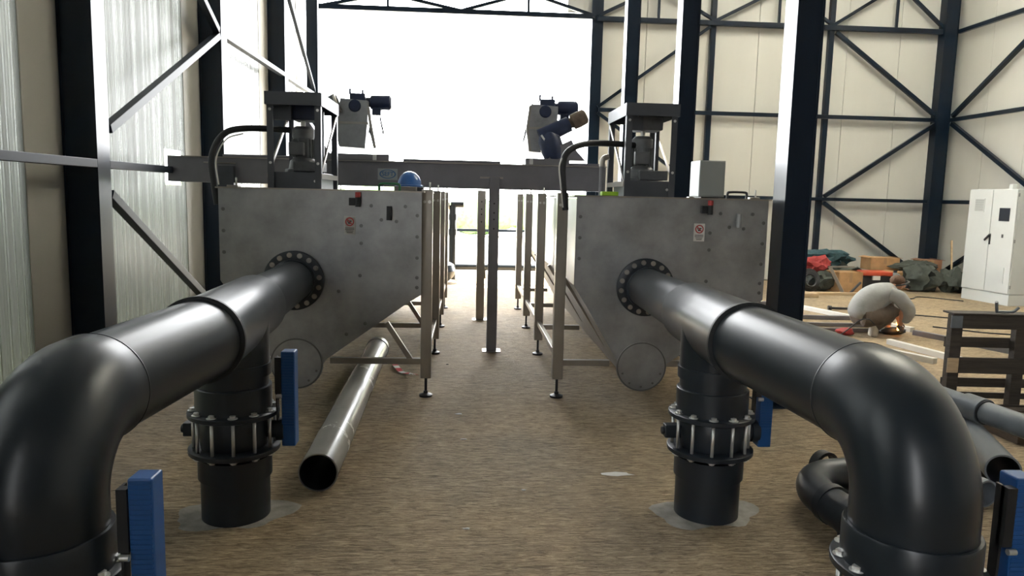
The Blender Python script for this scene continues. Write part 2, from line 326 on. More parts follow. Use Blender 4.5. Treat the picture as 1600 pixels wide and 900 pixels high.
# ================================================================ STAINLESS TANKS
def tank(cx, side):
    """cx = hopper centre"""
    L = 'left' if side < 0 else 'right'
    x0, x1 = cx-.59, cx+1.0; Y0, Y1 = 5.95, 11.25; ZT = 1.712; zc, R = .315, .212
    T = empty('sedimentation_tank', (cx+.2, Y0, 0))
    tag(T, 'wide stainless hopper tank %s' % ('on the left, blue hard hat on its top' if side < 0 else 'on the right, beside the nearest dark steel column'), 'tank')
    a0, a1 = 158, 372      # lower arc
    prof = [(x0, ZT), (x0, .985)] + [(cx+R*math.cos(math.radians(a)), zc+R*math.sin(math.radians(a))) for a in range(160, 381, 10)] + [(x1, .89), (x1, ZT)]
    MB().prism(prof, 'y', Y0, Y0+.008).build('front_plate', INOX, T)
    # body shell a little smaller, open on top
    ins = [(x0+.012, ZT-.02), (x0+.012, .98), (cx-.17, .30), (cx-.10, .18), (cx+.10, .18), (cx+.17, .30)] + [(x1-.012, .89), (x1-.012, ZT-.02)]
    MB().prism(ins, 'y', Y0+.012, Y1).build('body', INOX, T)
    MB().box((x0-.02, Y0-.012, ZT), (x1+.02, Y0+.05, ZT+.012)).box((x0-.02, Y0+.05, ZT), (x0+.05, Y1, ZT+.012)).box((x1-.05, Y0+.05, ZT), (x1+.02, Y1, ZT+.012)).build('rim', INOXL, T)
    MB().cyl((cx, Y0, zc), (cx, Y0-.012, zc), R-.004, n=48).build('cover_disc', INOX, T)
    MB().lathe((cx, Y0-.012, zc), (0, -1, 0), [(0, R-.016), (.004, R-.014), (.004, R-.006), (0, R-.004)], 64).build('cover_rim', RIVET, T)
    # covers on top
    for k in range(4):
        MB().box((x0+.06, Y0+.08+k*1.3, ZT-.005), (x1-.06, Y0+1.34+k*1.3, ZT+.008)).build('lid', INOX, T, .003)
    # ribs on the sloped sides
    for y in (6.5, 7.8, 9.4, 11.0):
        MB().bar((x0+.0, y, .985), (cx-R*.95, y, zc+.07), .04, .03, (0, 1, 0)).bar((x1, y, .89), (cx+R*.95, y, zc+.07), .04, .03, (0, 1, 0)).build('rib', INOXL, T)
    # front plate bolts
    pts = [(x0+.035, Y0, z) for z in (1.55, 1.38, 1.21)]+[(x1-.035, Y0, z) for z in (1.53, 1.36, 1.19, 1.03, .95)]
    pts += [(cx+.52, Y0, 1.44), (cx+.52, Y0, 1.30), (cx+.60, Y0, 1.60), (cx+.68, Y0, 1.49), (cx+.80, Y0, 1.48), (cx+.87, Y0, 1.60), (cx+.51, Y0, 1.04), (cx+.34, Y0, .91), (cx+.55, Y0, .65), (cx+.4, Y0, .56)]
    bolts('bolt', RIVET, T, pts, (0, -1, 0), .009, .010)
    bolts('bolt', RIVET, T, [(cx+.17*math.cos(math.radians(a)), Y0-.012, zc+.17*math.sin(math.radians(a))) for a in (200, 235, 270, 305, 340)], (0, -1, 0), .006, .006)
    # legs
    for xl, s in ((x0-.095 if side > 0 else x1+.035, 1), (x1-.07 if side > 0 else x0+.07, 0)):
        for i, y in enumerate((6.12, 7.83, 9.45, 11.05)):
            g = MB().box((xl-.045, y-.045, .165), (xl+.045, y+.045, 1.74)).build('leg', INOXL, T, .006)
            MB().cyl((xl, y, .03), (xl, y, .17), .012, n=12).build('threaded_rod', BLACK, g)
            MB().lathe((xl, y, 0), (0, 0, 1), [(0, 0), (0, .055), (.018, .056), (.03, .02), (.05, .018), (.05, 0)], 24).build('foot', BLACK, g)
            MB().cyl((xl+.02, y-.045, 1.64), (xl+.02, y-.052, 1.64), .014, n=12).cyl((xl-.02, y-.045, 1.64), (xl-.02, y-.052, 1.64), .012, n=12).build('bolt', BOLT, g)
            MB().cyl((xl+.02, y, 1.74), (xl+.02, y, 1.80), .008, n=8).build('pin', BOLT, g)
            inner = cx-.24 if xl < cx else cx+.24
            MB().box((min(xl+.045, inner), y-.025, .28), (max(xl-.045, inner), y+.025, .33)).build('cross_bar', INOXL, T, .003)
            sx = 1 if xl < cx else -1
            if s == 1 and side < 0 or s == 0 and side > 0:
                MB().bar((xl+sx*.13, y, .32), (xl+sx*.33, y, .63), .04, .04, (0, 1, 0)).build('strut', INOXL, T)
        for y0_, y1_ in ((6.17, 7.78), (7.88, 9.4), (9.5, 11.0)):
            MB().box((xl-.02, y0_, .33), (xl+.02, y1_, .38)).build('side_rail', INOXL, T, .003)
    # latch with red top, black stop, green handle
    MB().box((cx+.43, Y0-.045, 1.60), (cx+.48, Y0, 1.66)).build('latch_block', BLACK, T, .004)
    MB().cyl((cx+.50, Y0-.04, 1.59), (cx+.50, Y0-.04, 1.665), .021, n=16).build('latch_body', BLACK, T)
    MB().cyl((cx+.50, Y0-.04, 1.665), (cx+.50, Y0-.04, 1.705), .022, n=16).build('latch_knob', RED, T, label='dark red knob')
    MB().cyl((cx+.745, Y0-.035, 1.49), (cx+.745, Y0-.035, 1.60), .022, .02, n=16).build('level_probe', BLACK if side < 0 else INOX, T)
    hz = ZT+.005
    MB().tube(smoothpath([(cx+.66, Y0+.03, hz), (cx+.66, Y0+.03, hz+.045), (cx+.68, Y0+.03, hz+.06), (cx+.80, Y0+.03, hz+.06), (cx+.82, Y0+.03, hz+.045), (cx+.82, Y0+.03, hz)], 5), .010, 10).build('lid_handle', GREEN if side < 0 else BLACK, T, label='green bow handle' if side < 0 else 'dark green bow handle')
    # no-touching sign
    sx = cx+.43; sz = 1.47
    st = MB().box((sx-.045, Y0-.003, sz-.10), (sx+.045, Y0, sz+.045)).build('warning_sticker', PAPER if side > 0 else mat('clear_sticker', (.40, .39, .37), .5), T)
    b = MB().lathe((sx, Y0-.006, sz), (0, 1, 0), [(0, .026), (0, .035), (.002, .035)], 28); b.bar((sx-.022, Y0-.006, sz+.022), (sx+.022, Y0-.006, sz-.022), .003, .007, (1, 0, 1)).build('prohibition_ring', SRED, st)
    MB().box((sx-.012, Y0-.0065, sz-.016), (sx+.010, Y0-.005, sz-.002)).box((sx-.018, Y0-.0065, sz-.002), (sx-.010, Y0-.005, sz+.014)).box((sx-.004, Y0-.0065, sz+.0), (sx+.016, Y0-.005, sz+.010)).build('hand_symbol', SBLK, st)
    b = MB()
    for k, w_ in enumerate((.036, .036, .028, .024)): b.box((sx-w_, Y0-.0045, sz-.052-k*.012), (sx+w_, Y0-.003, sz-.047-k*.012))
    b.build('text_lines', SBLK, st)
    return T
TL = tank(-1.365, -1); TR = tank(1.47, 1)

# ================================================================ GEAR FRAMES on the tanks
def gear_frame(x0, side):
    x1 = x0+.435; y0, y1 = 6.08, 6.85; zb, zt = 1.725, 2.475; mx = x0+.22
    G = empty('drive_frame', ((x0+x1)/2, (y0+y1)/2, zb))
    tag(G, 'open steel drive stand with grey upright gearmotor on the %s tank' % ('left' if side < 0 else 'right'), 'motor stand')
    MB().box((x0, y0-.02, zt-.095), (x1, y0-.012, zt)).box((x0, y0-.02, zt), (x1, y1, zt+.006)).box((x1, y0-.02, zt-.095), (x1+.006, y1, zt+.006)).box((x0-.006, y0-.02, zt-.095), (x0, y1, zt+.006)).box((x0, y1-.008, zt-.095), (x1, y1, zt)).build('top_channel', GFRAME, G)
    for x in (x0+.03, x1-.03):
        for y in (y0+.01, y1-.03):
            MB().box((x-.025, y-.005, zb+.0), (x+.025, y, zt-.09)).box((x+(-.025 if x > mx else .02)+(.045 if x > mx else -.045), y, zb), (x+(-.02 if x > mx else .025)+(.045 if x > mx else -.045), y+.045, zt-.09)).build('post', GFRAME, G)
    for xx in (x0+.008, x1-.012):
        MB().bar((xx, y0+.03, zb+.12), (xx, y1-.05, zt-.12), .03, .012, (1, 0, 0)).build('diagonal', INOXL, G)
        MB().box((xx-.01, y0+.02, zb+.08), (xx+.01, y1-.02, zb+.12)).build('side_tie', INOXL, G)
    MB().box((x0+.04, y0+.04, zb-.005), (x1-.02, y0+.62, zb+.13)).build('base_box', GFRAME, G, .005)
    bolts('bolt', BOLT, G, [(x0+.03, y0+.002, zt-.13), (x1-.03, y0+.002, zt-.13), (x0+.03, y0+.002, zb+.2), (x1-.03, y0+.002, zb+.2), (x1-.06, y0+.04, zb+.06)], (0, -1, 0), .007, .008)
    y = y0+.33
    MB().lathe((mx, y, zb+.13), (0, 0, 1), [(0, 0), (0, .15), (.03, .15), (.035, .12), (.10, .11), (.12, .085)], 28).box((mx-.05, y-.17, zb+.14), (mx+.19, y+.02, zb+.22)).build('gearbox', MOTOR, G, .006)
    mot = MB().lathe((mx, y, zb+.24), (0, 0, 1), [(0, 0), (0, .085), (.18, .085), (.182, .09), (.25, .09), (.275, .065), (.275, 0)], 28).build('motor', MOTOR, G)
    b = MB()
    for k in range(18):
        a = 2*math.pi*k/18; b.bar((mx+.088*math.cos(a), y+.088*math.sin(a), zb+.26), (mx+.088*math.cos(a), y+.088*math.sin(a), zb+.41), .004, .014, (math.cos(a), math.sin(a), 0))
    b.build('cooling_fins', MOTOR, mot)
    MB().box((mx-.09, y-.15, zb+.27), (mx+.03, y-.08, zb+.38)).build('terminal_box', MOTOR, mot, .008)
    MB().cyl((mx, y, zb+.51), (mx, y, zb+.58), .02, n=12).build('shaft', BOLT, G)
    MB().box((mx-.07, y-.14, zb+.56), (mx+.14, y+.12, zt-.07)).build('upper_bearing', BMOTOR if side < 0 else MOTOR, G, .01)
    MB().box((x0+.03, y0+.12, zt-.2), (x0+.17, y0+.17, zt-.09)).build('angle_bracket', GFRAME, G)
    MB().box((mx-.13, y+.05, zb+.13), (mx-.09, y+.09, zt-.1)).box((mx+.13, y+.05, zb+.13), (mx+.16, y+.09, zt-.1)).build('inner_post', GFRAME, G)
    return G
gear_frame(-1.612, -1); gear_frame(1.285, 1)

# ================================================================ CROSS TROUGH
T = empty('cross_trough', (-.7, 8.22, 1.77))
tag(T, 'long grey screw conveyor trough crossing above both tanks into left wall', 'conveyor')
MB().box((-3.16, 8.05, 1.775), (1.50, 8.058, 2.035)).box((-3.16, 8.40, 1.775), (1.50, 8.408, 2.035)).box((-3.16, 8.058, 1.775), (1.50, 8.40, 1.783)).box((1.492, 8.058, 1.775), (1.50, 8.40, 2.035)).build('channel', TROUGH, T)
MB().box((-3.16, 8.02, 2.035), (1.52, 8.058, 2.045)).box((-3.16, 8.40, 2.035), (1.52, 8.44, 2.045)).build('flange', INOXL, T)
for a, b in ((-2.6, -1.62), (-.7, .35), (1.1, 1.5)): MB().box((a, 8.08, 2.047), (b, 8.42, 2.075)).build('cover', TROUGH, T, .004)
for a, b in ((-1.55, -.85), (.62, 1.1)): MB().box((a, 8.07, 2.046), (b, 8.55, 2.115)).build('inlet_box', TROUGH, T, .004)
MB().box((-1.02, 8.045, 2.05), (-.98, 8.06, 2.11)).build('clip', BOLT, T); MB().box((.66, 8.045, 2.05), (.70, 8.06, 2.11)).build('clip', BOLT, T)
for x in (-2.06, -1.09, .22, .9): MB().box((x-.004, 8.044, 1.78), (x+.004, 8.05, 2.03)).build('stiffener', TROUGH, T)
MB().box((-2.62, 7.98, 1.72), (-2.46, 8.05, 1.95)).build('bracket', GFRAME, T)
MB().cyl((-2.45, 8.03, 1.98), (-2.78, 8.03, 1.98), .008, n=8).build('clamp_rod', INOXL, T)
MB().box((.13, 8.035, 1.885), (.38, 8.05, 1.905)).build('clamp_plate', INOXL, T)
# logo plate on the trough
lg = MB().box((-.965, 8.044, 1.845), (-.755, 8.05, 1.965)).build('logo_plate', mat('logo_plate_grey', (.30, .33, .33), .5), T, label='small grey plate with a blue oval logo reading SEFT')
b = MB()
N = 40
for k in range(N):
    a, c = 2*math.pi*k/N, 2*math.pi*(k+1)/N; q = []
    for (ang, r) in ((a, 1), (c, 1), (c, .84), (a, .84)): q.append(b.bm.verts.new((-.86+.088*r*math.cos(ang), 8.0425, 1.907+.048*r*math.sin(ang))))
    b.bm.faces.new(q)
b.build('oval', SBLUE, lg)
fc = bpy.data.curves.new('letters', 'FONT'); fc.body = 'SEFT'; fc.size = .062; fc.align_x = 'CENTER'; fc.align_y = 'CENTER'; fc.extrude = .001; fc.offset = .0012
fo = bpy.data.objects.new('tmp', fc); COL.objects.link(fo); bpy.context.view_layer.update()
me = bpy.data.meshes.new_from_object(fo.evaluated_get(bpy.context.evaluated_depsgraph_get())); bpy.data.objects.remove(fo)
me.transform(Matrix.Translation(V((-.86, 8.0415, 1.907))-OFF[T]) @ Matrix.Rotation(math.pi/2, 4, 'X')); me.materials.clear(); me.materials.append(SBLUE)
lt = bpy.data.objects.new('lettering', me); COL.objects.link(lt); lt.parent = lg
for (x, y, zt, lab) in ((.285, 8.0, 1.90, 'stainless support post standing in the aisle, nearer of two'), (.19, 10.05, 1.95, 'stainless support post standing in the aisle, farther of two')):
    o = empty('support_post', (x, y, 0)); tag(o, lab, 'post', 'aisle support posts')
    MB().box((x-.055, y-.055, .008), (x+.055, y+.055, zt if y < 9 else 1.77)).build('tube', INOXL if y > 9 else TROUGH, o, .005)
    MB().box((x-.10, y-.09, 0), (x+.10, y+.09, .008)).build('base_plate', INOXL, o)
    bolts('bolt', BLACK, o, [(x+dx, y-.0555, z) for z in (1.45, 1.52, 1.62, 1.35) for dx in (0,)], (0, -1, 0), .006, .004)

# ================================================================ INCLINED SCREW HEADS behind the trough
def screw_head(sx, ox, oy, lab):
    """sx = +1 drive pointing right"""
    o = empty('screw_press_head', (ox, oy, 2.05)); tag(o, lab, 'conveyor head')
    def X(v): return ox+sx*v
    def bx(mb, a, b): return mb.box((min(X(a[0]), X(b[0])), oy+a[1], a[2]), (max(X(a[0]), X(b[0])), oy+b[1], b[2]))
    z = 2.20
    pr = [(X(-.16), z+.01), (X(.13), z-.005), (X(.16), z+.30), (X(.165), z+.52), (X(-.14), z+.54), (X(-.19), z+.24)]
    MB().prism(pr, 'y', oy-.16, oy+.16).build('discharge_chute', INOX, o, .004)
    bx(MB(), (-.19, -.175, z+.26), (.17, .175, z+.285)).build('chute_flange', INOXL, o)
    MB().bar((X(.17), oy-.17, z+.44), (X(.19), oy-.17, z+.30), .02, .03).bar((X(.19), oy-.17, z+.30), (X(.245), oy-.17, z+.0), .02, .03).build('side_arm', INOXL, o)
    MB().bar((X(.14), oy+.1, z+.3), (X(.21), oy+.1, z+.02), .03, .03).build('rear_arm', GFRAME, o)
    MB().cyl((X(.28), oy, z+.36), (X(.32), oy, z+.17), .009, n=8).build('hanging_rod', GFRAME, o)
    bx(MB(), (-.04, -.15, z+.34), (.13, .13, z+.60)).cyl((X(.02), oy-.13, z+.46), (X(.02), oy-.17, z+.46), .07, n=18).build('gearbox', BMOTOR, o, .012)
    bx(bx(MB(), (-.05, -.12, z+.59), (-.03, .12, z+.65)), (.09, -.12, z+.58), (.11, .12, z+.64)).build('lifting_lug', BMOTOR, o)
    mt = MB().lathe((X(.12), oy, z+.52), (sx, 0, 0), [(0, .05), (.05, .055), (.06, .075), (.10, .082), (.27, .082), (.29, .06), (.29, 0)], 24).build('motor', BMOTOR, o)
    bx(MB(), (.20, -.11, z+.37), (.30, .04, z+.45)).build('terminal_box', BMOTOR, mt, .008)
    # slanted tube with end cap
    if sx > 0:
        MB().cyl((X(-.36), oy-.25, z+.40), (X(-.17), oy-.25, z+.47), .075, .105, n=20).build('end_cap', GFRAME, o)
        MB().lathe((X(-.17), oy-.25, z+.47), (1, 0, .37), [(0, .105), (.02, .11), (.03, .09)], 24, ).build('cap_ring', INOXL, o)
        MB().prism([(X(-.55), 2.12), (X(-.26), 2.12), (X(-.36), 2.28), (X(-.55), 2.55)], 'y', oy-.1, oy+.1).build('support_gusset', TROUGH, o)
    return o
screw_head(1, -1.29, 8.62, 'grey discharge chute with blue gearmotor pointing right, left of doorway')
h = screw_head(1, 0, 8.62, 'x')
# right one is seen with its drive to the right too, plus a second dark gearmotor on a slant
def kids(o): return [c for c in bpy.data.objects if c.parent == o]
h.location.x = .84; tag(h, 'grey discharge chute with blue gearmotor and tools clipped on, right of doorway', 'conveyor head')
for c in kids(h):
    if c.name.split('.')[0] in ('end_cap', 'cap_ring', 'support_gusset', 'hanging_rod', 'side_arm', 'rear_arm'): bpy.data.objects.remove(c)
h.name = 'screw_press_head'
OFF[h] = V((.84, 8.62, 2.05))
MB().bar((.69, 8.45, 2.72), (.66, 8.45, 2.46), .02, .03).bar((.66, 8.45, 2.46), (.70, 8.45, 2.21), .02, .03).build('side_arm', INOXL, h)
MB().cyl((.66, 8.5, 2.5), (.62, 8.5, 2.32), .009, n=8).build('hanging_rod', GFRAME, h)
d = empty('slanted_gearmotor', (1.02, 8.35, 2.1)); tag(d, 'dark blue slanted gearmotor with brown rag on end, right above trough', 'gearmotor')
ax = V((.9, 0, .45)).normalized(); c0 = V((.80, 8.35, 2.36))
MB().cyl(c0, c0+ax*.36, .095, .085, n=20).build('gearbox', BMOTOR, d, .006)
MB().lathe(c0+ax*.35, ax, [(0, .05), (.04, .06), (.05, .085), (.10, .09), (.20, .085), (.22, .06), (.22, 0)], 20).build('motor', mat('brown_grime', (.12, .085, .06), .7, 0, .4, 12), d, label='brown grimy motor end')
MB().lathe((.98, 8.35, 2.12), (-.36, 0, 1), [(0, .11), (.10, .13), (.24, .13), (.30, .10), (.36, .06)], 24, True).build('housing', BMOTOR, d)
MB().prism([(.88, 2.115), (1.30, 2.115), (1.20, 2.22), (1.14, 2.34), (.98, 2.26)], 'y', 8.25, 8.45).build('mounting_foot', TROUGH, d)
MB().bar(c0+V((.0, -.1, .02)), c0+V((.12, -.1, -.14)), .02, .02).build('clamp', BOLT, d)
for (x, lab) in ((-1.2, 0), ):
    pass

# hoses
o = MB().tube(smoothpath([(-2.02, 6.12, 1.58), (-2.04, 6.12, 1.74), (-2.06, 6.14, 1.96), (-1.98, 6.18, 2.14), (-1.82, 6.24, 2.20), (-1.5, 6.4, 2.21)], 8), .026, 14).build('cable_hose', BLACK); tag(o, 'black hose arching from left tank corner to its drive stand', 'hose')
o = MB().tube(smoothpath([(-1.995, 6.09, 1.74), (-2.01, 6.09, 1.94), (-1.94, 6.13, 2.10), (-1.82, 6.18, 2.155)], 8), .006, 8).build('pale_cable', PAPER); tag(o, 'thin pale cable running along the inside of the left black hose', 'cable')
o = MB().tube(smoothpath([(.80, 6.02, 1.60), (.785, 6.02, 1.72), (.77, 6.05, 1.95), (.82, 6.10, 2.08), (.98, 6.2, 2.15), (1.22, 6.3, 2.165), (1.5, 6.4, 2.16)], 8), .026, 14).build('cable_hose', BLACK); tag(o, 'black hose arching from right tank corner to its drive stand', 'hose')
o = MB().tube(smoothpath([(.775, 6.0, 1.62), (.752, 6.0, 1.8), (.742, 6.03, 1.96), (.80, 6.08, 2.07)], 8), .007, 8).build('pale_cable', PAPER); tag(o, 'thin pale cable running along the right black hose', 'cable')
o = MB().box((1.13, 6.2, 1.725), (1.27, 6.3, 1.76)).build('lime_clip', LIME, None, .006); tag(o, 'bright lime green plastic block beside the right drive stand', 'plastic block')
v = empty('sampling_tap', (1.22, 6.75, 1.725)); tag(v, 'small grey fitting with elbow beside right drive stand, at trough end', 'fitting')
MB().cyl((1.22, 6.75, 1.725), (1.22, 6.75, 2.0), .022, n=14).build('riser', TROUGH, v); MB().tube(smoothpath([(1.22, 6.75, 1.99), (1.23, 6.75, 2.06), (1.28, 6.75, 2.08)], 5), .026, 12).build('elbow', INOXL, v)
# hard hat, small instrument box on the left tank
hh = empty('hard_hat', (-.515, 6.62, 1.765)); tag(hh, 'blue hard hat with bright rim lying on left tank top', 'helmet')
MB().lathe((-.515, 6.62, 1.775), (0, 0, 1), [(0, .105), (.04, .101), (.08, .082), (.11, .05), (.125, .015), (.126, 0)], 32).build('shell', HAT, hh)
MB().lathe((-.515, 6.62, 1.765), (0, 0, 1), [(0, .104), (0, .118), (.012, .118), (.016, .104)], 32).build('brim', HAT, hh)
o = MB().box((-.63, 6.40, 1.722), (-.44, 6.75, 1.764)).build('wooden_block', mat('grey_block', (.22, .20, .18), .8), None, .006); tag(o, 'flat brownish grey box under the blue hard hat on left tank', 'box')
o = MB().box((-.435, 6.44, 1.722), (-.385, 6.6, 1.76)).build('dark_box', BLACK, None, .004); tag(o, 'small dark box right of the blue hard hat on left tank', 'box')
# control box on the right tank
cb = empty('junction_box', (2.34, 7.1, 1.72)); tag(cb, 'grey steel junction box standing on the right tank rim before columns', 'junction box')
MB().box((2.21, 7.0, 1.74), (2.46, 7.3, 2.085)).build('housing', GREYB, cb, .006); MB().box((2.215, 6.992, 1.75), (2.455, 7.0, 2.075)).build('door', GREYB, cb, .003); MB().box((2.25, 7.05, 1.72), (2.42, 7.25, 1.74)).build('foot', BLACK, cb)

# ================================================================ PIPE RUNS
def ringpts(c, r, n, ph=0): return [(c[0]+r*math.cos(2*math.pi*(k+ph)/n), c[1]+r*math.sin(2*math.pi*(k+ph)/n), c[2]) for k in range(n)]
def valve(cx, cy, zt, lab, r=.165, dx=0., dz=0.):
    """flanged butterfly valve, zt = top of upper flange"""
    o = empty('butterfly_valve', (cx, cy, zt-.22)); tag(o, lab, 'valve', 'blue-handled pipe valves')
    MB().lathe((cx, cy, zt-.19), (0, 0, 1), [(0, r), (.02, r+.004), (.08, r+.012), (.14, r+.004), (.16, r)], 40, True, True).build('body', PVCB, o)
    for z in (zt-.028, zt-.22):
        MB().lathe((cx, cy, z), (0, 0, 1), [(0, r-.02), (0, .222), (.004, .228), (.024, .228), (.028, .222), (.028, r-.02)], 48).build('flange', PVCB, o)
    n = 12
    P = ringpts((cx, cy, 0), .200, n, .5)
    for x, y, _ in P:
        MB().cyl((x, y, zt-.20), (x, y, zt-.02), .009, n=8).build('stud', BOLT, o)
    bolts('nut', BOLT, o, [(x, y, zt) for x, y, _ in P], (0, 0, 1), .015, .016)
    bolts('nut', BOLT, o, [(x, y, zt-.22) for x, y, _ in P], (0, 0, -1), .015, .014)
    zm = zt-.11
    MB().box((cx-.255, cy-.03, zm-.035), (cx-.16, cy+.03, zm+.035)).cyl((cx-.27, cy, zm), (cx-.25, cy, zm), .022, n=12).build('rear_boss', PVCB, o, .005)
    MB().cyl((cx+.15, cy, zm), (cx+.25, cy, zm), .045, n=20).cyl((cx+.22, cy, zm), (cx+.26, cy, zm), .06, n=20).build('stem_neck', PVCB, o)
    # notched black plate behind the grip
    hx = cx+dx; zm += dz
    pl = [(cy-.03, zm-.06), (cy+.005, zm-.06), (cy+.005, zm+.37)]+[(cy-.03-.006*(k % 2), zm+.37-.02*k) for k in range(10)]
    b = MB().prism(pl, 'x', hx+.222, hx+.230); b.box((hx+.222, cy-.05, zm+.18), (hx+.252, cy-.02, zm+.37)); b.build('ratchet_plate', BLACK, o)
    MB().cyl((hx+.232, cy-.06, zm+.17), (hx+.258, cy-.06, zm+.17), .010, n=14).build('trigger_pin', BOLT, o)
    if dx: MB().cyl((cx+.25, cy, zm), (hx+.26, cy, zm), .03, n=16).build('stem', PVCB, o)
    hd = MB().box((hx+.252, cy-.045, zm-.10), (hx+.322, cy+.035, zm+.40)).build('grip', BLUE, o, .006)
    b = MB()
    for k in range(26): b.box((hx+.256, cy-.0475, zm+.0+k*.015), (hx+.318, cy-.045, zm+.008+k*.015))
    b.build('grip_ribs', BLUE, hd)
    return o
def run(fl, te, el, L):
    """fl, te, el = axis points at tank flange, tee, elbow corner"""
    fl, te, el = V(fl), V(te), V(el); R = .182
    o = empty('pipe_run', (te.x, te.y, 0)); tag(o, 'thick dark grey plastic pipe from %s tank to an elbow at the picture %s edge' % (L, L), 'pipe')
    d = (te-fl).normalized()
    MB().lathe(fl+V((0, -.012, 0)), (0, -1, 0), [(0, .14), (0, .232), (.004, .238), (.03, .238), (.034, .232), (.034, .17), (.10, .172), (.11, .155)], 56).build('tank_flange', PVCB, o)
    bolts('bolt', INOXL, o, [(fl.x+.205*math.cos(2*math.pi*(k+.35)/16), fl.y-.046, fl.z+.205*math.sin(2*math.pi*(k+.35)/16)) for k in range(16)], (0, -1, 0), .013, .014)
    t_far = te+(fl-te).normalized()*.62; t_near = te-(fl-te).normalized()*(.54 if L == 'right' else .60)
    MB().cyl(fl+d*.05, t_far, .157, n=48, cap=False).build('spigot_pipe', PVC, o)
    tl = (t_far-t_near).length-.015
    MB().lathe(t_far, -(fl-te), [(-.01, .15), (0, .165), (.03, .172), (.06, R), (.62, R), (tl, R), (tl+.005, R-.012)], 56).cyl((te.x, te.y, te.z), (te.x, te.y, .76), R, n=56, cap=False).build('tee', PVC, o)
    MB().cyl(t_near-d*.005, t_near+d*.018, R+.010, n=56).build('seal_ring', RUB, o)
    # long pipe: bends slightly to the elbow
    d2 = (el-te).normalized(); rb = .27
    s_el = el-d2*(rb+.06)
    MB().cyl(t_near, s_el, R-.006, n=56, cap=False).build('long_pipe', PVC, o)
    # elbow
    dn = V((0, 0, -1)); a = el-d2*rb; z_end = el+dn*rb; pts = [s_el-d2*.0, a]; rs = [R+.001, R+.001]
    for k in range(1, 17):
        t = k/16; th = t*math.pi/2; c = el-d2*rb+dn*rb
        p = c+(-dn)*rb*math.cos(th)+d2*rb*math.sin(th); pts.append(p); rs.append(R+.002)
    pts += [el+dn*(rb+.16)]; rs += [R+.002]
    MB().tube(pts, rs, 56).build('elbow', PVC, o)
    MB().lathe((s_el.x, s_el.y, s_el.z), d2, [(-.004, R-.006), (-.002, R+.002), (.003, R+.003), (.006, R-.002)], 56).build('weld_bead', PVCB, o)
    zc = el.z-rb-.07
    MB().lathe((el.x, el.y, zc), (0, 0, -1), [(0, R), (-.004, R+.004), (-.004, R+.014), (.004, R+.018), (.10, R+.018), (.115, R+.018)], 56).build('collar', PVC, o)
    # tee leg
    MB().lathe((te.x, te.y, .76), (0, 0, -1), [(-.06, R-.001), (-.06, R+.008), (.0, R+.008), (.002, R-.006), (.06, R-.006)], 56).build('tee_socket', PVCB, o)
    MB().lathe((te.x, te.y, .705), (0, 0, -1), [(0, R-.01), (0, R+.004), (.004, R+.008), (.15, R+.008)], 56).build('stub_collar', PVCB, o)
    MB().lathe((te.x, te.y, .33), (0, 0, -1), [(0, R), (.0, R+.002), (.11, R+.002), (.115, R-.012)], 56).build('lower_collar', PVCB, o)
    MB().cyl((te.x, te.y, .24), (te.x, te.y, 0), .172, n=56).build('foot_pipe', PVCB, o)
    MB().cyl((el.x, el.y, zc-.33), (el.x, el.y, 0), .166, n=56).build('foot_pipe', PVCB, o)
    valve(te.x, te.y, .575, 'flanged valve with upright blue handle, under the %s pipe tee' % L, dz=.02)
    valve(el.x, el.y, zc-.115, 'flanged valve with blue handle below the %s pipe elbow, cut by picture bottom' % L, dx=.02 if L == 'left' else .045)
    # cement smear round the foot
    b = MB(); n = 36
    c = b.bm.verts.new((te.x, te.y, .006)); rim = []
    for k in range(n):
        an = 2*math.pi*k/n; r = .23+.05*math.sin(2*an+1)+.025*math.sin(5*an)+random.uniform(-.01, .01); rim.append(b.bm.verts.new((te.x+r*math.cos(an)*1.1, te.y+r*math.sin(an), .001)))
    for k in range(n): b.bm.faces.new((c, rim[k], rim[(k+1) % n]))
    b.build('cement_patch', CEM, floor)
    return o
run((-1.373, 5.95, .995), (-1.195, 3.80, 1.04), (-1.23, 2.12, 1.04), 'left')
run((1.468, 5.95, .985), (1.335, 3.80, 1.04), (1.405, 2.12, 1.04), 'right')

# loose pipe on the floor
lp = empty('loose_pipe', (-.87, 5.7, 0)); tag(lp, 'loose grey plastic pipe lying on floor under left tank', 'pipe')
MB().lathe((-.825, 4.08, .116), (-.075, 3.42, 0), [(0, .104), (0, .112), (3.35, .112)], 40).build('tube', LPIPE, lp)
MB().lathe((-.825, 4.08, .116), (-.075, 3.42, 0), [(.004, .1035), (3.35, .1035)], 40).build('shaded_bore', PVCB, lp)  # inner face coloured dark to stand in for shade inside the pipe
MB().lathe((-.899, 7.42, .118), (-.075, 3.42, 0), [(0, .112), (0, .118), (.10, .118), (.10, .106)], 40).build('socket', LPIPE, lp)
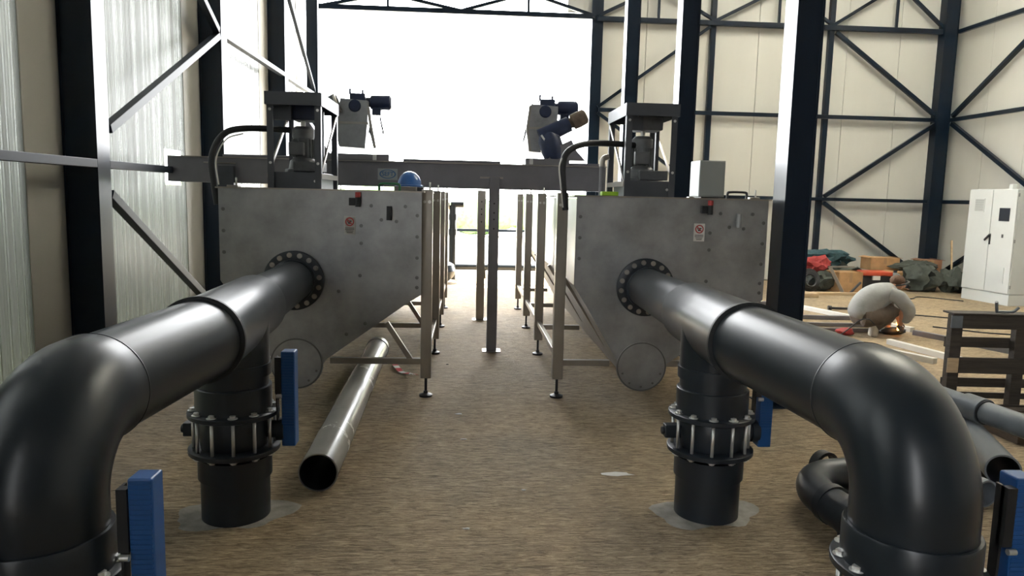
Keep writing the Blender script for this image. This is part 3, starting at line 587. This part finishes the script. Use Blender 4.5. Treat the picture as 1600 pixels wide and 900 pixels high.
# barrier tape and scraps
bt = empty('barrier_tape', (-.6, 6.9, 0)); tag(bt, 'scrap of red and white barrier tape on floor beside loose pipe', 'tape')
pts = smoothpath([(-.70, 7.25, .012), (-.66, 7.05, .03), (-.60, 6.92, .012), (-.52, 6.80, .03), (-.46, 6.84, .012)], 5)
for k in range(len(pts)-1):
    a, b_ = pts[k], pts[k+1]; MB().bar(a, b_, .055, .002).build('stripe', PAPER if (k//3) % 2 else mat('tape_red', (.55, .05, .05), .6) if k < 1 else bpy.data.materials['tape_red'], bt)
for i, (x, y, s) in enumerate(((-.04, 5.6, .03), (.0, 5.0, .02), (.95, 4.35, .09), (.02, 3.6, .02), (.28, 3.05, .05), (-.18, 7.3, .015), (.35, 4.1, .014))):
    b = MB(); blob(b, (x, y, .004), (s, s*.4, .004), i, 2, .5); tag(b.build('floor_scrap', PAPER if i != 5 else BLACK), ['pale scrap on aisle floor level with the front legs', 'tiny pale scrap nearer than the front legs', 'flat clear plastic scrap left of the right pipe foot', 'tiny scrap in the near aisle centre', 'white scrap at picture bottom', 'small dark pebble in the aisle', 'tiny crumb in middle of the aisle'][i], 'scrap')

# ================================================================ RIGHT FOREGROUND small pipes
sp = empty('elbow_pipe', (2.0, 3.7, 0)); tag(sp, 'black plastic elbow pipe on floor left of the right big elbow', 'pipe')
e0 = V((1.82, 3.93, .12))
pp = [V((2.28, 3.02, .12)), V((2.0, 3.5, .12))]
MB().tube(smoothpath([(2.02, 2.9, .14), (1.96, 3.3, .14), (1.92, 3.60, .14), (1.94, 3.80, .14), (2.06, 3.95, .14), (2.30, 4.0, .14), (2.7, 4.0, .14)], 8), .095, 28).build('tube', PVCB, sp)
for t in ((1.925, 3.60), (1.95, 3.42)): MB().cyl((t[0], t[1], .14), (t[0]+.008, t[1]-.05, .14), .106, n=28).build('socket', PVCB, sp)
MB().box((1.87, 3.34, 0), (2.05, 3.40, .12)).build('pipe_cradle', BLACK, sp, .005)
cl = empty('pipe_clamp', (2.2, 4.3, 0)); tag(cl, 'small black clamp fitting behind the black elbow pipe', 'fitting')
MB().lathe((2.18, 4.22, .12), (.3, -1, 0), [(0, .07), (0, .09), (.06, .09), (.06, .07), (0, .07)], 24).build('ring', BLACK, cl); MB().box((2.13, 4.18, 0), (2.25, 4.26, .06)).build('foot', BLACK, cl)
g1 = empty('coupled_pipe', (3.8, 4.6, 0)); tag(g1, 'grey plastic pipe with coupling beyond right big elbow', 'pipe')
a, b_ = V((3.42, 5.2, .335)), V((3.60, 3.7, .335)); dd = (b_-a).normalized()
MB().cyl(a, b_, .075, n=32).build('tube', PVCL, g1); MB().cyl(a+dd*.44, a+dd*.60, .09, n=32).build('coupling', PVCL, g1)
MB().cyl(a+dd*.60, a+dd*.615, .082, n=32).build('seal_ring', RUB, g1)
for p in (a+dd*.2, a+dd*1.2): MB().box((p.x-.05, p.y-.05, 0), (p.x+.05, p.y+.05, .26)).build('support_block', WOODD, g1)
g2 = empty('open_pipe', (3.2, 4.3, 0)); tag(g2, 'open grey pipe with dark mouth beside the right blue handle', 'pipe')
a, b_ = V((3.12, 3.92, .19)), V((3.60, 5.0, .15))
MB().lathe(a, b_-a, [(0, .085), (0, .095), (1.2, .095)], 32).build('tube', PVCL, g2); MB().lathe(a, b_-a, [(.004, .0845), (1.2, .0845)], 32).build('shaded_bore', PVCB, g2)  # mouth lined in a darker colour, shade painted into the pipe
for t in (.2, .9): p = a+(b_-a)*t; MB().box((p.x-.06, p.y-.05, 0), (p.x+.06, p.y+.05, p.z-.09)).build('support_block', BLACK, g2)
g3 = MB().lathe((2.98, 3.85, .08), (-.2, 1, 0), [(0, .07), (0, .08), (1.1, .08)], 28).lathe((2.98, 3.85, .08), (-.2, 1, 0), [(0, .07), (1.1, .07)], 28).build('short_pipe', PVCL); tag(g3, 'grey pipe piece lying below the open pipe at right', 'pipe')

# ================================================================ PALLET standing on its side
pt = empty('wooden_pallet', (4.5, 5.6, 0)); tag(pt, 'dark weathered wooden pallets stacked on edge at right, floor showing through', 'pallet')
rz = Matrix.Rotation(math.radians(-4), 3, 'Z')
def pb(name, x0, x1, z0, z1, y0, y1, m=WOODD): MB().box((x0, y0, z0), (x1, y1, z1), rz, (3.95, 5.6, .3)).build(name, m, pt, .004)
for z0, z1 in ((.735, .845), (.37, .50), (.0, .115)): pb('front_board', 3.88, 5.2, z0, z1, 5.58, 5.605)
for z0, z1 in ((.565, .650), (.235, .31), (.14, .19)): pb('back_board', 3.90, 5.2, z0, z1, 5.68, 5.70)
for x in (3.90, 4.42, 4.95): pb('bearer', x, x+.09, .0, .84, 5.607, 5.677)
for z0, z1 in ((.74, .84), (.375, .495)): pb('end_block', 3.87, 3.96, z0, z1, 5.566, 5.578, WOODL if z0 < .5 else PVCL)
pb('top_board', 3.88, 5.2, .847, .862, 5.56, 5.72)
o = MB().tube(smoothpath([(4.28, 5.63, .868), (4.25, 5.6, .91), (4.23, 5.58, .955)], 4), .012, 8).tube(smoothpath([(4.28, 5.63, .868), (4.40, 5.62, .87), (4.44, 5.6, .91)], 4), .012, 8).build('cut_strap', PVCL); tag(o, 'grey curled cut strap on top of the dark pallets', 'strap')
b = MB(); blob(b, (4.75, 5.64, .885), (.14, .06, .035), 4, 3, .3); tag(b.build('blue_cloth', mat('blue_cloth_fabric', (.07, .12, .22), .9)), 'crumpled blue cloth on top of the dark pallets at picture edge', 'cloth')

fp = empty('wooden_pallet', (4.6, 5.1, 0)); tag(fp, 'brown pallet lying flat on floor in front of the upright pallet', 'pallet')
WOODM = mat('brown_wood', (.075, .05, .032), .8, 0, .35, 5, (1, 1, 6), .3, 10)
for k in range(4): MB().box((3.98, 4.92+k*.15, .10), (5.3, 5.03+k*.15, .12)).build('board', WOODM, fp, .003)
for x in (4.0, 4.6, 5.2): MB().box((x, 4.92, 0), (x+.09, 5.48, .10)).build('bearer', WOODM, fp, .004)
# ================================================================ CABINET
cbn = empty('control_cabinet', (9.8, 12.7, 0)); tag(cbn, 'tall white electrical control cabinet with two doors against right wall', 'cabinet')
ang = math.radians(-9)
rc = Matrix.Rotation(-ang, 3, 'Z'); pv = (9.37, 12.7, 0)
def cbx(name, x0, x1, y0, y1, z0, z1, m=WHITE, par=cbn, bev=.004, **k):
    return MB().box((x0, y0, z0), (x1, y1, z1), Matrix.Rotation(math.radians(7), 3, 'Z'), pv).build(name, m, par, bev, **k)
cbx('body', 9.37, 9.90, 12.17, 13.23, .20, 2.03)
cbx('plinth', 9.375, 9.90, 12.175, 13.225, 0, .195, mat('plinth_grey', (.55, .57, .56), .5))
d1 = cbx('door', 9.35, 9.37, 12.70, 13.22, .215, 2.02); d2 = cbx('door', 9.35, 9.37, 12.18, 12.69, .215, 2.02)
b = MB()
for par, y0, y1, z0, z1 in ((d1, 12.86, 13.08, 1.62, 1.86), (d2, 12.30, 12.56, .38, .66)):
    f = cbx('vent_frame', 9.342, 9.35, y0, y1, z0, z1, WHITE, par, 0)
    OFF[f] = OFF[par]
    b = MB(); R7 = Matrix.Rotation(math.radians(7), 3, 'Z')
    k = z0+.02
    while k < z1-.015: b.box((9.338, y0+.015, k), (9.342, y1-.015, k+.008), R7, pv); k += .018
    b.build('vent_slats', GREYB if par is d1 else WHITE, par)
cbx('screen', 9.343, 9.35, 12.30, 12.52, 1.47, 1.70, SCREEN, d2, 0)
cbx('handle_plate', 9.335, 9.35, 12.655, 12.685, 1.05, 1.24, BLACK, d2, .003)
MB().bar((9.33, 12.66, 1.22), (9.33, 12.78, 1.12), .02, .03).build('lever', BLACK, d2)
cbx('warning_symbol', 9.347, 9.35, 12.39, 12.43, 1.18, 1.24, SBLK, d2, 0)
cbx('side_fitting', 9.40, 9.47, 12.155, 12.17, 1.5, 1.66, WHITE); cbx('top_beacon', 9.50, 9.58, 12.45, 12.53, 2.03, 2.12, WHITE)
for z in (1.9, 1.1, .3): cbx('hinge', 9.355, 9.38, 12.155, 12.17, z, z+.06, GREYB)
# boards leaning beside cabinet
for x, y, x2, z, lab in ((9.95, 14.45, 10.1, 1.0, 'pale narrow board leaning on wall left of the white cabinet'), (9.75, 13.75, 10.1, .42, 'short wide pale board propped low left of the white cabinet')):
    o = MB().bar((x, y, .05), (x2, y+.35, z), .03, .12 if z < .5 else .06).build('leaning_board', WOODL, None, .003); tag(o, lab, 'board')

# ================================================================ STEEL TUBES being welded
def tube_on_floor(name, p, q, w_, lab, m=TUBEW, z=.03):
    o = MB().bar((*p, z), (*q, z), w_, w_).build(name, m, None, .004); tag(o, lab, 'steel tube', 'steel tubes laid on the floor'); return o
tube_on_floor('steel_tube', (5.35, 11.75), (6.05, 9.5), .07, 'long pale steel tube running from column towards the crouching person')
tube_on_floor('steel_tube', (3.6, 10.55), (5.83, 10.45), .06, 'cross tube far behind the crouching person', TROUGH)
tube_on_floor('steel_tube', (3.5, 9.90), (5.72, 9.84), .05, 'cross tube just behind the crouching person', TROUGH)
tube_on_floor('steel_tube', (4.3, 9.26), (5.1, 7.55), .07, 'pale steel tube in front of the crouching person, rising to column')
tube_on_floor('steel_tube', (3.8, 12.0), (5.3, 11.9), .06, 'thin cross tube nearest the wall pile', TROUGH)
tube_on_floor('steel_tube', (5.95, 9.3), (6.5, 7.9), .07, 'dark edged tube right of the crouching person', TROUGH)
tube_on_floor('steel_tube', (5.22, 8.65), (5.5, 7.3), .07, 'short pale tube between crouching person and the pallets')
tube_on_floor('steel_tube', (4.35, 9.46), (5.9, 9.42), .05, 'tube behind the feet of the crouching person', TROUGH)
b = MB(); blob(b, (4.95, 9.2, .05), (.12, .08, .05), 3); tag(b.build('red_tool', RED), 'small dark red tool lying on the tubes by column', 'tool')
o = MB().box((5.6, 12.9, 0), (6.4, 13.15, .08)).build('timber_block', WOODL, None, .01); tag(o, 'pale timber block on floor right of the near column', 'block')
o = MB().tube(smoothpath([(4.75, 9.0, .02), (4.85, 8.95, .12), (4.98, 8.93, .24), (5.1, 8.93, .26), (5.18, 8.93, .20)], 6), .007, 8).build('welding_cable', RUB); tag(o, 'thin cable looping by the crouching person', 'cable')
for i, (pts, lab) in enumerate((([(6.6, 9.9, .01), (7.2, 9.4, .01), (8.2, 9.3, .01), (9.0, 9.6, .01)], 'thin dark cable on bright floor behind the pallets'), ([(7.6, 13.3, .01), (8.1, 12.9, .01), (8.5, 13.2, .01), (9.0, 12.7, .01)], 'thin cable on floor before the dark sacks'), ([(6.9, 11.0, .01), (8.0, 10.5, .01), (9.6, 10.9, .01)], 'long thin cable crossing floor below white cabinet'))):
    tag(MB().tube(smoothpath(pts, 8), .010, 6).build('floor_cable', RUB), lab, 'cable')
o = MB().cyl((5.9, 11.45, .03), (6.15, 11.4, .03), .02, n=10).cyl((5.85, 11.46, .03), (5.9, 11.45, .03), .04, n=10).build('hand_tool', BLACK); tag(o, 'small black tool on the floor behind the crouching person', 'tool')

# ================================================================ PILE BY THE WALL
def cbox(c, s, lab, m=CARD, rot=0, flaps=True):
    o = empty('cardboard_box', (c[0], c[1], c[2])); R_ = Matrix.Rotation(math.radians(rot), 3, 'Z')
    MB().box((c[0]-s[0]/2, c[1]-s[1]/2, c[2]), (c[0]+s[0]/2, c[1]+s[1]/2, c[2]+s[2]), R_, c).build('carton', m, o, .006)
    if flaps:
        for sx in (-1, 1): MB().bar((c[0]+sx*s[0]/2, c[1]-s[1]/2, c[2]+s[2]+.004), (c[0]+sx*s[0]/2, c[1]+s[1]/2, c[2]+s[2]+.004), .12, .006, (sx*.2, 0, 1)).build('flap', m, o)
        MB().box((c[0]-.03, c[1]-s[1]/2-.002, c[2]+s[2]*.5), (c[0]+.03, c[1]-s[1]/2, c[2]+s[2]), R_, c).build('tape_strip', mat('brown_tape', (.33, .2, .1), .4), o)
    tag(o, lab, 'box'); return o
cbox((7.38, 13.9, 0), (.52, .4, .40), 'large tan cardboard box in the middle of wall pile', rot=8)
cbox((9.0-.35, 14.9, .36), (.62, .4, .26), 'tan cardboard box on top of pile, left of the sacks')
cbox((8.95, 14.5, .0), (.66, .4, .36), 'wide low cardboard box behind head of crouching person')
cbox((9.75, 15.0, .32), (.42, .35, .26), 'reddish brown box behind the sacks at corner column', mat('brown_card', (.30, .15, .085), .85))
cbox((9.75, 15.1, .0), (.5, .4, .32), 'brown box under the reddish box at corner', flaps=False)
o = empty('tool_case', (8.15, 14.3, 0)); MB().box((7.8, 14.1, 0), (8.45, 14.5, .30)).build('case', BLACK, o, .02); MB().box((7.78, 14.08, .30), (8.47, 14.52, .38)).build('lid', mat('orange_red_plastic', (.50, .07, .03), .5), o, .02, label='orange red lid'); MB().box((8.05, 14.06, .22), (8.2, 14.1, .30)).build('catch', PAPER, o); tag(o, 'black tool case with orange red lid beside cardboard box', 'tool case')
o = empty('metal_canister', (8.62, 14.1, 0)); MB().lathe((8.55, 14.15, 0), (0, 0, 1), [(0, 0), (0, .12), (.28, .12), (.34, .08), (.36, .03), (.38, .03), (.38, 0)], 20).build('can', PVCL, o); MB().cyl((8.55, 14.15, .38), (8.55, 14.15, .41), .035, n=12).build('cap', BLACK, o); tag(o, 'pale grey canister right of the red lidded case', 'canister')
hc = empty('hose_coil', (6.55, 13.75, 0)); tag(hc, 'black coiled hose leaning at left end of the wall pile', 'hose')
for k in range(4):
    R_ = .20-.028*k; MB().tube([(6.6+R_*math.cos(a*math.pi/12), 13.75-.02*k+.05*math.sin(a*math.pi/12), .235+R_*math.sin(a*math.pi/12)) for a in range(25)], .022, 10).build('coil', BLACK, hc)
for i, (c, s, m, nm, lab) in enumerate((
    ((6.35, 14.1, .55), (.22, .15, .12), REDF, 'red_jacket', 'red fabric bundle at far left of the wall pile'),
    ((6.85, 14.0, .52), (.26, .16, .16), REDF, 'red_jacket', 'bright red jacket heaped on the black hose coil'),
    ((7.05, 14.35, .62), (.5, .22, .16), TEAL, 'dark_jacket', 'dark teal jacket lying on top of the pile by the wall'),
    ((7.5, 14.55, .62), (.34, .2, .14), TEAL, 'dark_jacket', 'dark teal cloth with pale trim, right of other jacket'),
    ((6.95, 13.95, .2), (.34, .2, .22), BAG, 'tool_bag', 'dark tool bag between hose coil and cardboard box'),
    ((7.3, 14.45, .25), (.6, .25, .28), BAG, 'tool_bag', 'dark bag under teal jackets against the wall'),
    ((6.4, 14.3, .22), (.3, .25, .26), BAG, 'tool_bag', 'dark bag under red bundle behind hose coil'),
    ((9.12, 14.15, .26), (.34, .24, .3), BAG, 'filled_sack', 'dark green filled sack right of crouching head, leftmost of the sacks'),
    ((9.72, 14.1, .22), (.26, .24, .27), BAG, 'filled_sack', 'dark grey sack at the foot of corner column'),
    ((9.3, 14.75, .45), (.5, .2, .12), BAG, 'grey_tarpaulin', 'crumpled grey green tarpaulin draped over the sacks'),
    ((8.1, 14.75, .15), (.3, .2, .2), BLACK, 'rubbish_bag', 'black bag behind the orange red lidded case'))):
    b = MB(); blob(b, (c[0], c[1], max(c[2], s[2]*.8)), s, i+2, 3, .45, 4); tag(b.build(nm, m), lab, 'clothing' if 'jacket' in nm else 'bag')
o = MB().bar((6.98, 13.72, .50), (7.18, 13.55, .03), .02, .06).bar((6.96, 13.74, .50), (7.5, 13.8, .50), .05, .03).build('bent_channel', INOXL, None, .003); tag(o, 'pale bent metal channel leaning on the cardboard box', 'metal profile')
o = MB().bar((7.55, 13.6, .22), (7.3, 13.5, .02), .03, .04).bar((7.3, 13.5, .02), (7.6, 13.45, .02), .03, .03).build('angle_bracket', GFRAME, None, .003); tag(o, 'dark angled bracket on floor before cardboard box', 'bracket')
o = MB().box((6.0, 13.3, 0), (7.9, 13.42, .05)).build('floor_plank', WOODL, None, .005); tag(o, 'long low plank lying before the wall pile', 'board')

# ================================================================ PERSON crouching
def skinned(name, verts, edges, m, parent, root=0, sub=2):
    me = bpy.data.meshes.new(name); off = OFF[parent]
    me.from_pydata([V(v[:3])-off for v in verts], edges, []); me.materials.append(m)
    o = bpy.data.objects.new(name, me); COL.objects.link(o); o.parent = parent; OFF[o] = off.copy()
    o.modifiers.new('skin', 'SKIN').use_smooth_shade = True
    for i, v in enumerate(verts):
        r = v[3] if isinstance(v[3], tuple) else (v[3], v[3]); sv = me.skin_vertices[0].data[i]; sv.radius = r; sv.use_root = (i == root)
    s = o.modifiers.new('sub', 'SUBSURF'); s.levels = sub; s.render_levels = sub
    return o
PX, PY = 5.45, 9.25
pe = empty('person', (PX, PY, 0)); tag(pe, 'person in light grey jacket and brown trousers crouching over a welding flame', 'person')
def q(x, y, z, r): return (PX+x, PY+y, z, r)
body = [q(-.27, .0, .27, .11), q(-.24, 0, .41, .11), q(-.13, 0, .50, .12), q(.0, -.0, .55, .12), q(.12, 0, .65, .06), q(.17, 0, .67, .05),
        q(.20, -.01, .69, .075), q(.25, -.01, .65, .07),                                                     # head 6,7
        q(.03, -.17, .60, .055), q(.16, -.20, .40, .045), q(.22, -.10, .20, .035), q(.22, -.07, .14, .03),     # near arm 8-11
        q(.04, .17, .60, .055), q(.20, .18, .40, .045), q(.27, .05, .22, .035), q(.27, .0, .16, .03),        # far arm 12-15
        q(-.22, -.10, .25, .07), q(.08, -.13, .35, .05), q(-.15, -.12, .08, .04), q(-.10, -.12, .035, .035),  # near leg 16-19
        q(-.22, .10, .25, .07), q(.13, .10, .41, .05), q(.13, .08, .10, .04), q(.22, .07, .04, .035)]      # far leg 20-23
ed = [(0, 1), (1, 2), (2, 3), (3, 4), (4, 5), (5, 6), (6, 7), (3, 8), (8, 9), (9, 10), (10, 11), (3, 12), (12, 13), (13, 14), (14, 15), (0, 16), (16, 17), (17, 18), (18, 19), (0, 20), (20, 21), (21, 22), (22, 23)]
# knees: fold legs properly for a deep squat (near foot on its toes behind, far foot flat in front)
skinned('body', body, ed, SKIN, pe)
hands = MB()
for sx, bx_, by_, bz_ in ((1, .22, -.07, .13), (-1, .27, .0, .15)):
    c = V((PX+bx_, PY+by_, bz_)); blob(hands, c, (.035, .03, .045), 1, 2, .1)
    for f in range(4): a_ = c+V((.012*f-.018, -.02, -.03)); hands.tube([a_, a_+V((.012, -.012, -.025)), a_+V((.02, 0, -.045))], [.010, .009, .007], 8)
    hands.tube([c+V((.02, .0, 0)), c+V((.045, -.01, -.015)), c+V((.05, -.01, -.04))], [.011, .010, .008], 8)
hands.build('hands', mat('work_glove', (.13, .10, .08), .8), pe)
sp_ = [(-.40, .25, .05, .13), (-.35, .29, .11, .17), (-.27, .37, .165, .19), (-.18, .45, .19, .205), (-.06, .52, .175, .215), (.04, .58, .135, .195), (.10, .625, .09, .12), (.14, .655, .06, .065)]
jb = MB(); ringsj = []
for i_, (x_, z_, a_, b_) in enumerate(sp_):
    p0_, p1_ = sp_[max(i_-1, 0)], sp_[min(i_+1, len(sp_)-1)]; t_ = V((p1_[0]-p0_[0], 0, p1_[1]-p0_[1])).normalized(); nn = V((-t_.z, 0, t_.x))
    ringsj.append([V((PX+x_, PY, z_))+nn*a_*math.cos(2*math.pi*k/28)+V((0, b_*math.sin(2*math.pi*k/28)*(1+.05*math.sin(6*math.pi*k/28+i_)), 0)) for k in range(28)])
jb.quads(ringsj)
for sg in (-1, 1):
    jb.tube(smoothpath([(PX+.0, PY+sg*.14, .56), (PX+.10, PY+sg*.19, .53), (PX+.20, PY+sg*.21, .42), (PX+.25, PY+sg*.19, .33), (PX+.25, PY+sg*.12, .19)], 5), [.09]*4+[.092]*4+[.088]*4+[.083]*4+[.075, .068, .062, .056, .05], 20)
from mathutils import noise as _nz
for v_ in jb.bm.verts: v_.co += V((0, 0, 1))*.018*_nz.noise(v_.co*V((9, 5, 14)))+V((0, -.02, 0))*_nz.noise(v_.co*V((14, 3, 8)))
jb.build('jacket', JACK, pe).modifiers.new('sub', 'SUBSURF')
tb = MB()
for sg, kx, kz, ax_, az in ((-1, .10, .36, -.14, .13), (1, .15, .41, .13, .12)):
    tb.tube(smoothpath([(PX-.31, PY+sg*.08, .25), (PX-.20, PY+sg*.11, .25), (PX-.04, PY+sg*.13, .29), (PX+kx-.02, PY+sg*.13, kz)], 4), [.09]+[.125]*3+[.12]*4+[.105]*3+[.10]*2, 20)
    tb.tube(smoothpath([(PX+kx-.02, PY+sg*.13, kz+.04), (PX+kx*.6+ax_*.4, PY+sg*.12, (kz+az)*.5), (PX+ax_, PY+sg*.11, az)], 4), [.09]*2+[.085]*3+[.07]*4, 20)
tb.build('trousers', TROU, pe)
MB().box((PX-.21, PY-.17, .0), (PX-.10, PY-.07, .17), Matrix.Rotation(math.radians(8), 3, 'Y')).build('shoe', SHOEL, pe, .03, label='beige shoe seen from the heel')
b = MB(); blob(b, (PX+.20, PY+.05, .045), (.17, .06, .055), 2, 3, .12); b.build('shoe', SHOED, pe, label='black shoe flat on the floor')
b = MB(); blob(b, (PX+.185, PY+.01, .715), (.095, .085, .085), 3, 3, .15, 5); b.build('hair', HAIR, pe)
MB().tube([(PX+.22+.096*math.cos(a), PY-.01+.09*math.sin(a), .69+.03*math.cos(a)) for a in [k*math.pi/10 for k in range(21)]], .010, 8).build('goggle_strap', BLACK, pe)
b = MB()
for s_ in (-1, 1): b.cyl((PX+.30, PY+s_*.03-.01, .655), (PX+.325, PY+s_*.03-.01, .645), .024, n=14)
b.build('goggles', BLACK, pe)
b = MB(); blob(b, (PX+.325, PY-.01, .62), (.014, .012, .018), 1, 2, .1); b.build('nose', SKIN, pe)
b = MB(); blob(b, (PX+.22, PY-.095, .67), (.018, .008, .028), 1, 2, .1); blob(b, (PX+.22, PY+.08, .67), (.018, .008, .028), 1, 2, .1); b.build('ear', SKIN, pe)
fl = MB()
for k in range(9):
    a_ = random.uniform(-.6, .9); l = random.uniform(.04, .11); fl.cyl((PX+.22, PY-.05, .10), (PX+.22+l*math.sin(a_), PY-.06, .10+l*math.cos(a_)), .013, .001, n=8)
blob(fl, (PX+.225, PY-.05, .10), (.03, .02, .035), 5, 2, .5); tag(fl.build('welding_flame', FLAME), 'small orange flame at the crouching person’s hands', 'flame')
tch = MB().tube(smoothpath([(PX+.24, PY-.02, .15), (PX+.25, PY-.04, .10), (PX+.23, PY-.05, .07)], 4), .012, 8).build('welding_torch', BLACK); tag(tch, 'black torch held by the crouching person above flame', 'torch')

# ================================================================ OUTSIDE
h_ = MB()
for k in range(26): blob(h_, (-14+k*1.2+random.uniform(-.3, .3), 32+random.uniform(-.5, .5), .9), (1.0, .8, random.uniform(.8, 1.3)), k, 2, .4, 4)
tag(h_.build('hedge', LEAF), 'low green hedge far outside the doorway', 'hedge')
h_ = MB()
for k in range(14): blob(h_, (-5.6+random.uniform(-.3, .3), 4.5+k*.9, .8), (.6, .7, random.uniform(.8, 1.15)), k+40, 2, .4, 4)
tag(h_.build('hedge', LEAF), 'green bushes showing dimly through the translucent left wall', 'hedge')
o = MB().box((-7.5, -14, 0), (-6.9, 6.1, 3.6)).build('shade_block', OUTW); tag(o, 'grey outbuilding added outside to darken near bay of left wall', 'building')  # unseen block added to dim the light through the first bay
fe = empty('yard_fence', (0, 17.2, 0)); tag(fe, 'thin rail fence beyond the doorway', 'fence')
MB().box((-3.2, 17.18, .87), (4.0, 17.24, .93)).build('rail', STEELB, fe)
for x in (-3.0, 3.6): MB().box((x, 17.18, 0), (x+.05, 17.22, .95)).build('post', TROUGH, fe)
yp = empty('yard_pipe', (.2, 15.4, 0)); tag(yp, 'grey pipe lying across the doorway sill', 'pipe')
MB().cyl((-1.9, 15.3, .23), (2.3, 15.3, .23), .075, n=24).build('tube', PVC, yp)
for x in (-1.5, .3, 1.9): MB().box((x, 15.24, 0), (x+.1, 15.36, .155)).build('support_block', WOODD, yp)
rp = empty('riser_pipe', (-.30, 15.1, 0)); tag(rp, 'upright grey pipe with valve head standing by doorway', 'pipe')
MB().cyl((-.30, 15.0, 0), (-.30, 15.0, 1.5), .075, n=24).build('tube', PVC, rp)
for z in (.9, 1.2): MB().cyl((-.30, 15.0, z), (-.30, 15.0, z+.12), .09, n=24).build('socket', PVC, rp)
MB().cyl((-.34, 15.0, 1.52), (-.08, 15.0, 1.52), .07, n=20).build('valve_head', PVC, rp); MB().cyl((-.46, 15.0, 1.50), (-.36, 15.0, 1.50), .10, n=20).build('hand_wheel', INOXL, rp)
o = MB().lathe((-.55, 14.3, .02), (0, 0, 1), [(-.02, 0), (-.02, .16), (.10, .30), (.22, .34), (.34, .30), (.40, .2), (.40, 0)], 32).build('round_vessel', PVC); tag(o, 'round grey vessel on the floor near the doorway', 'vessel')
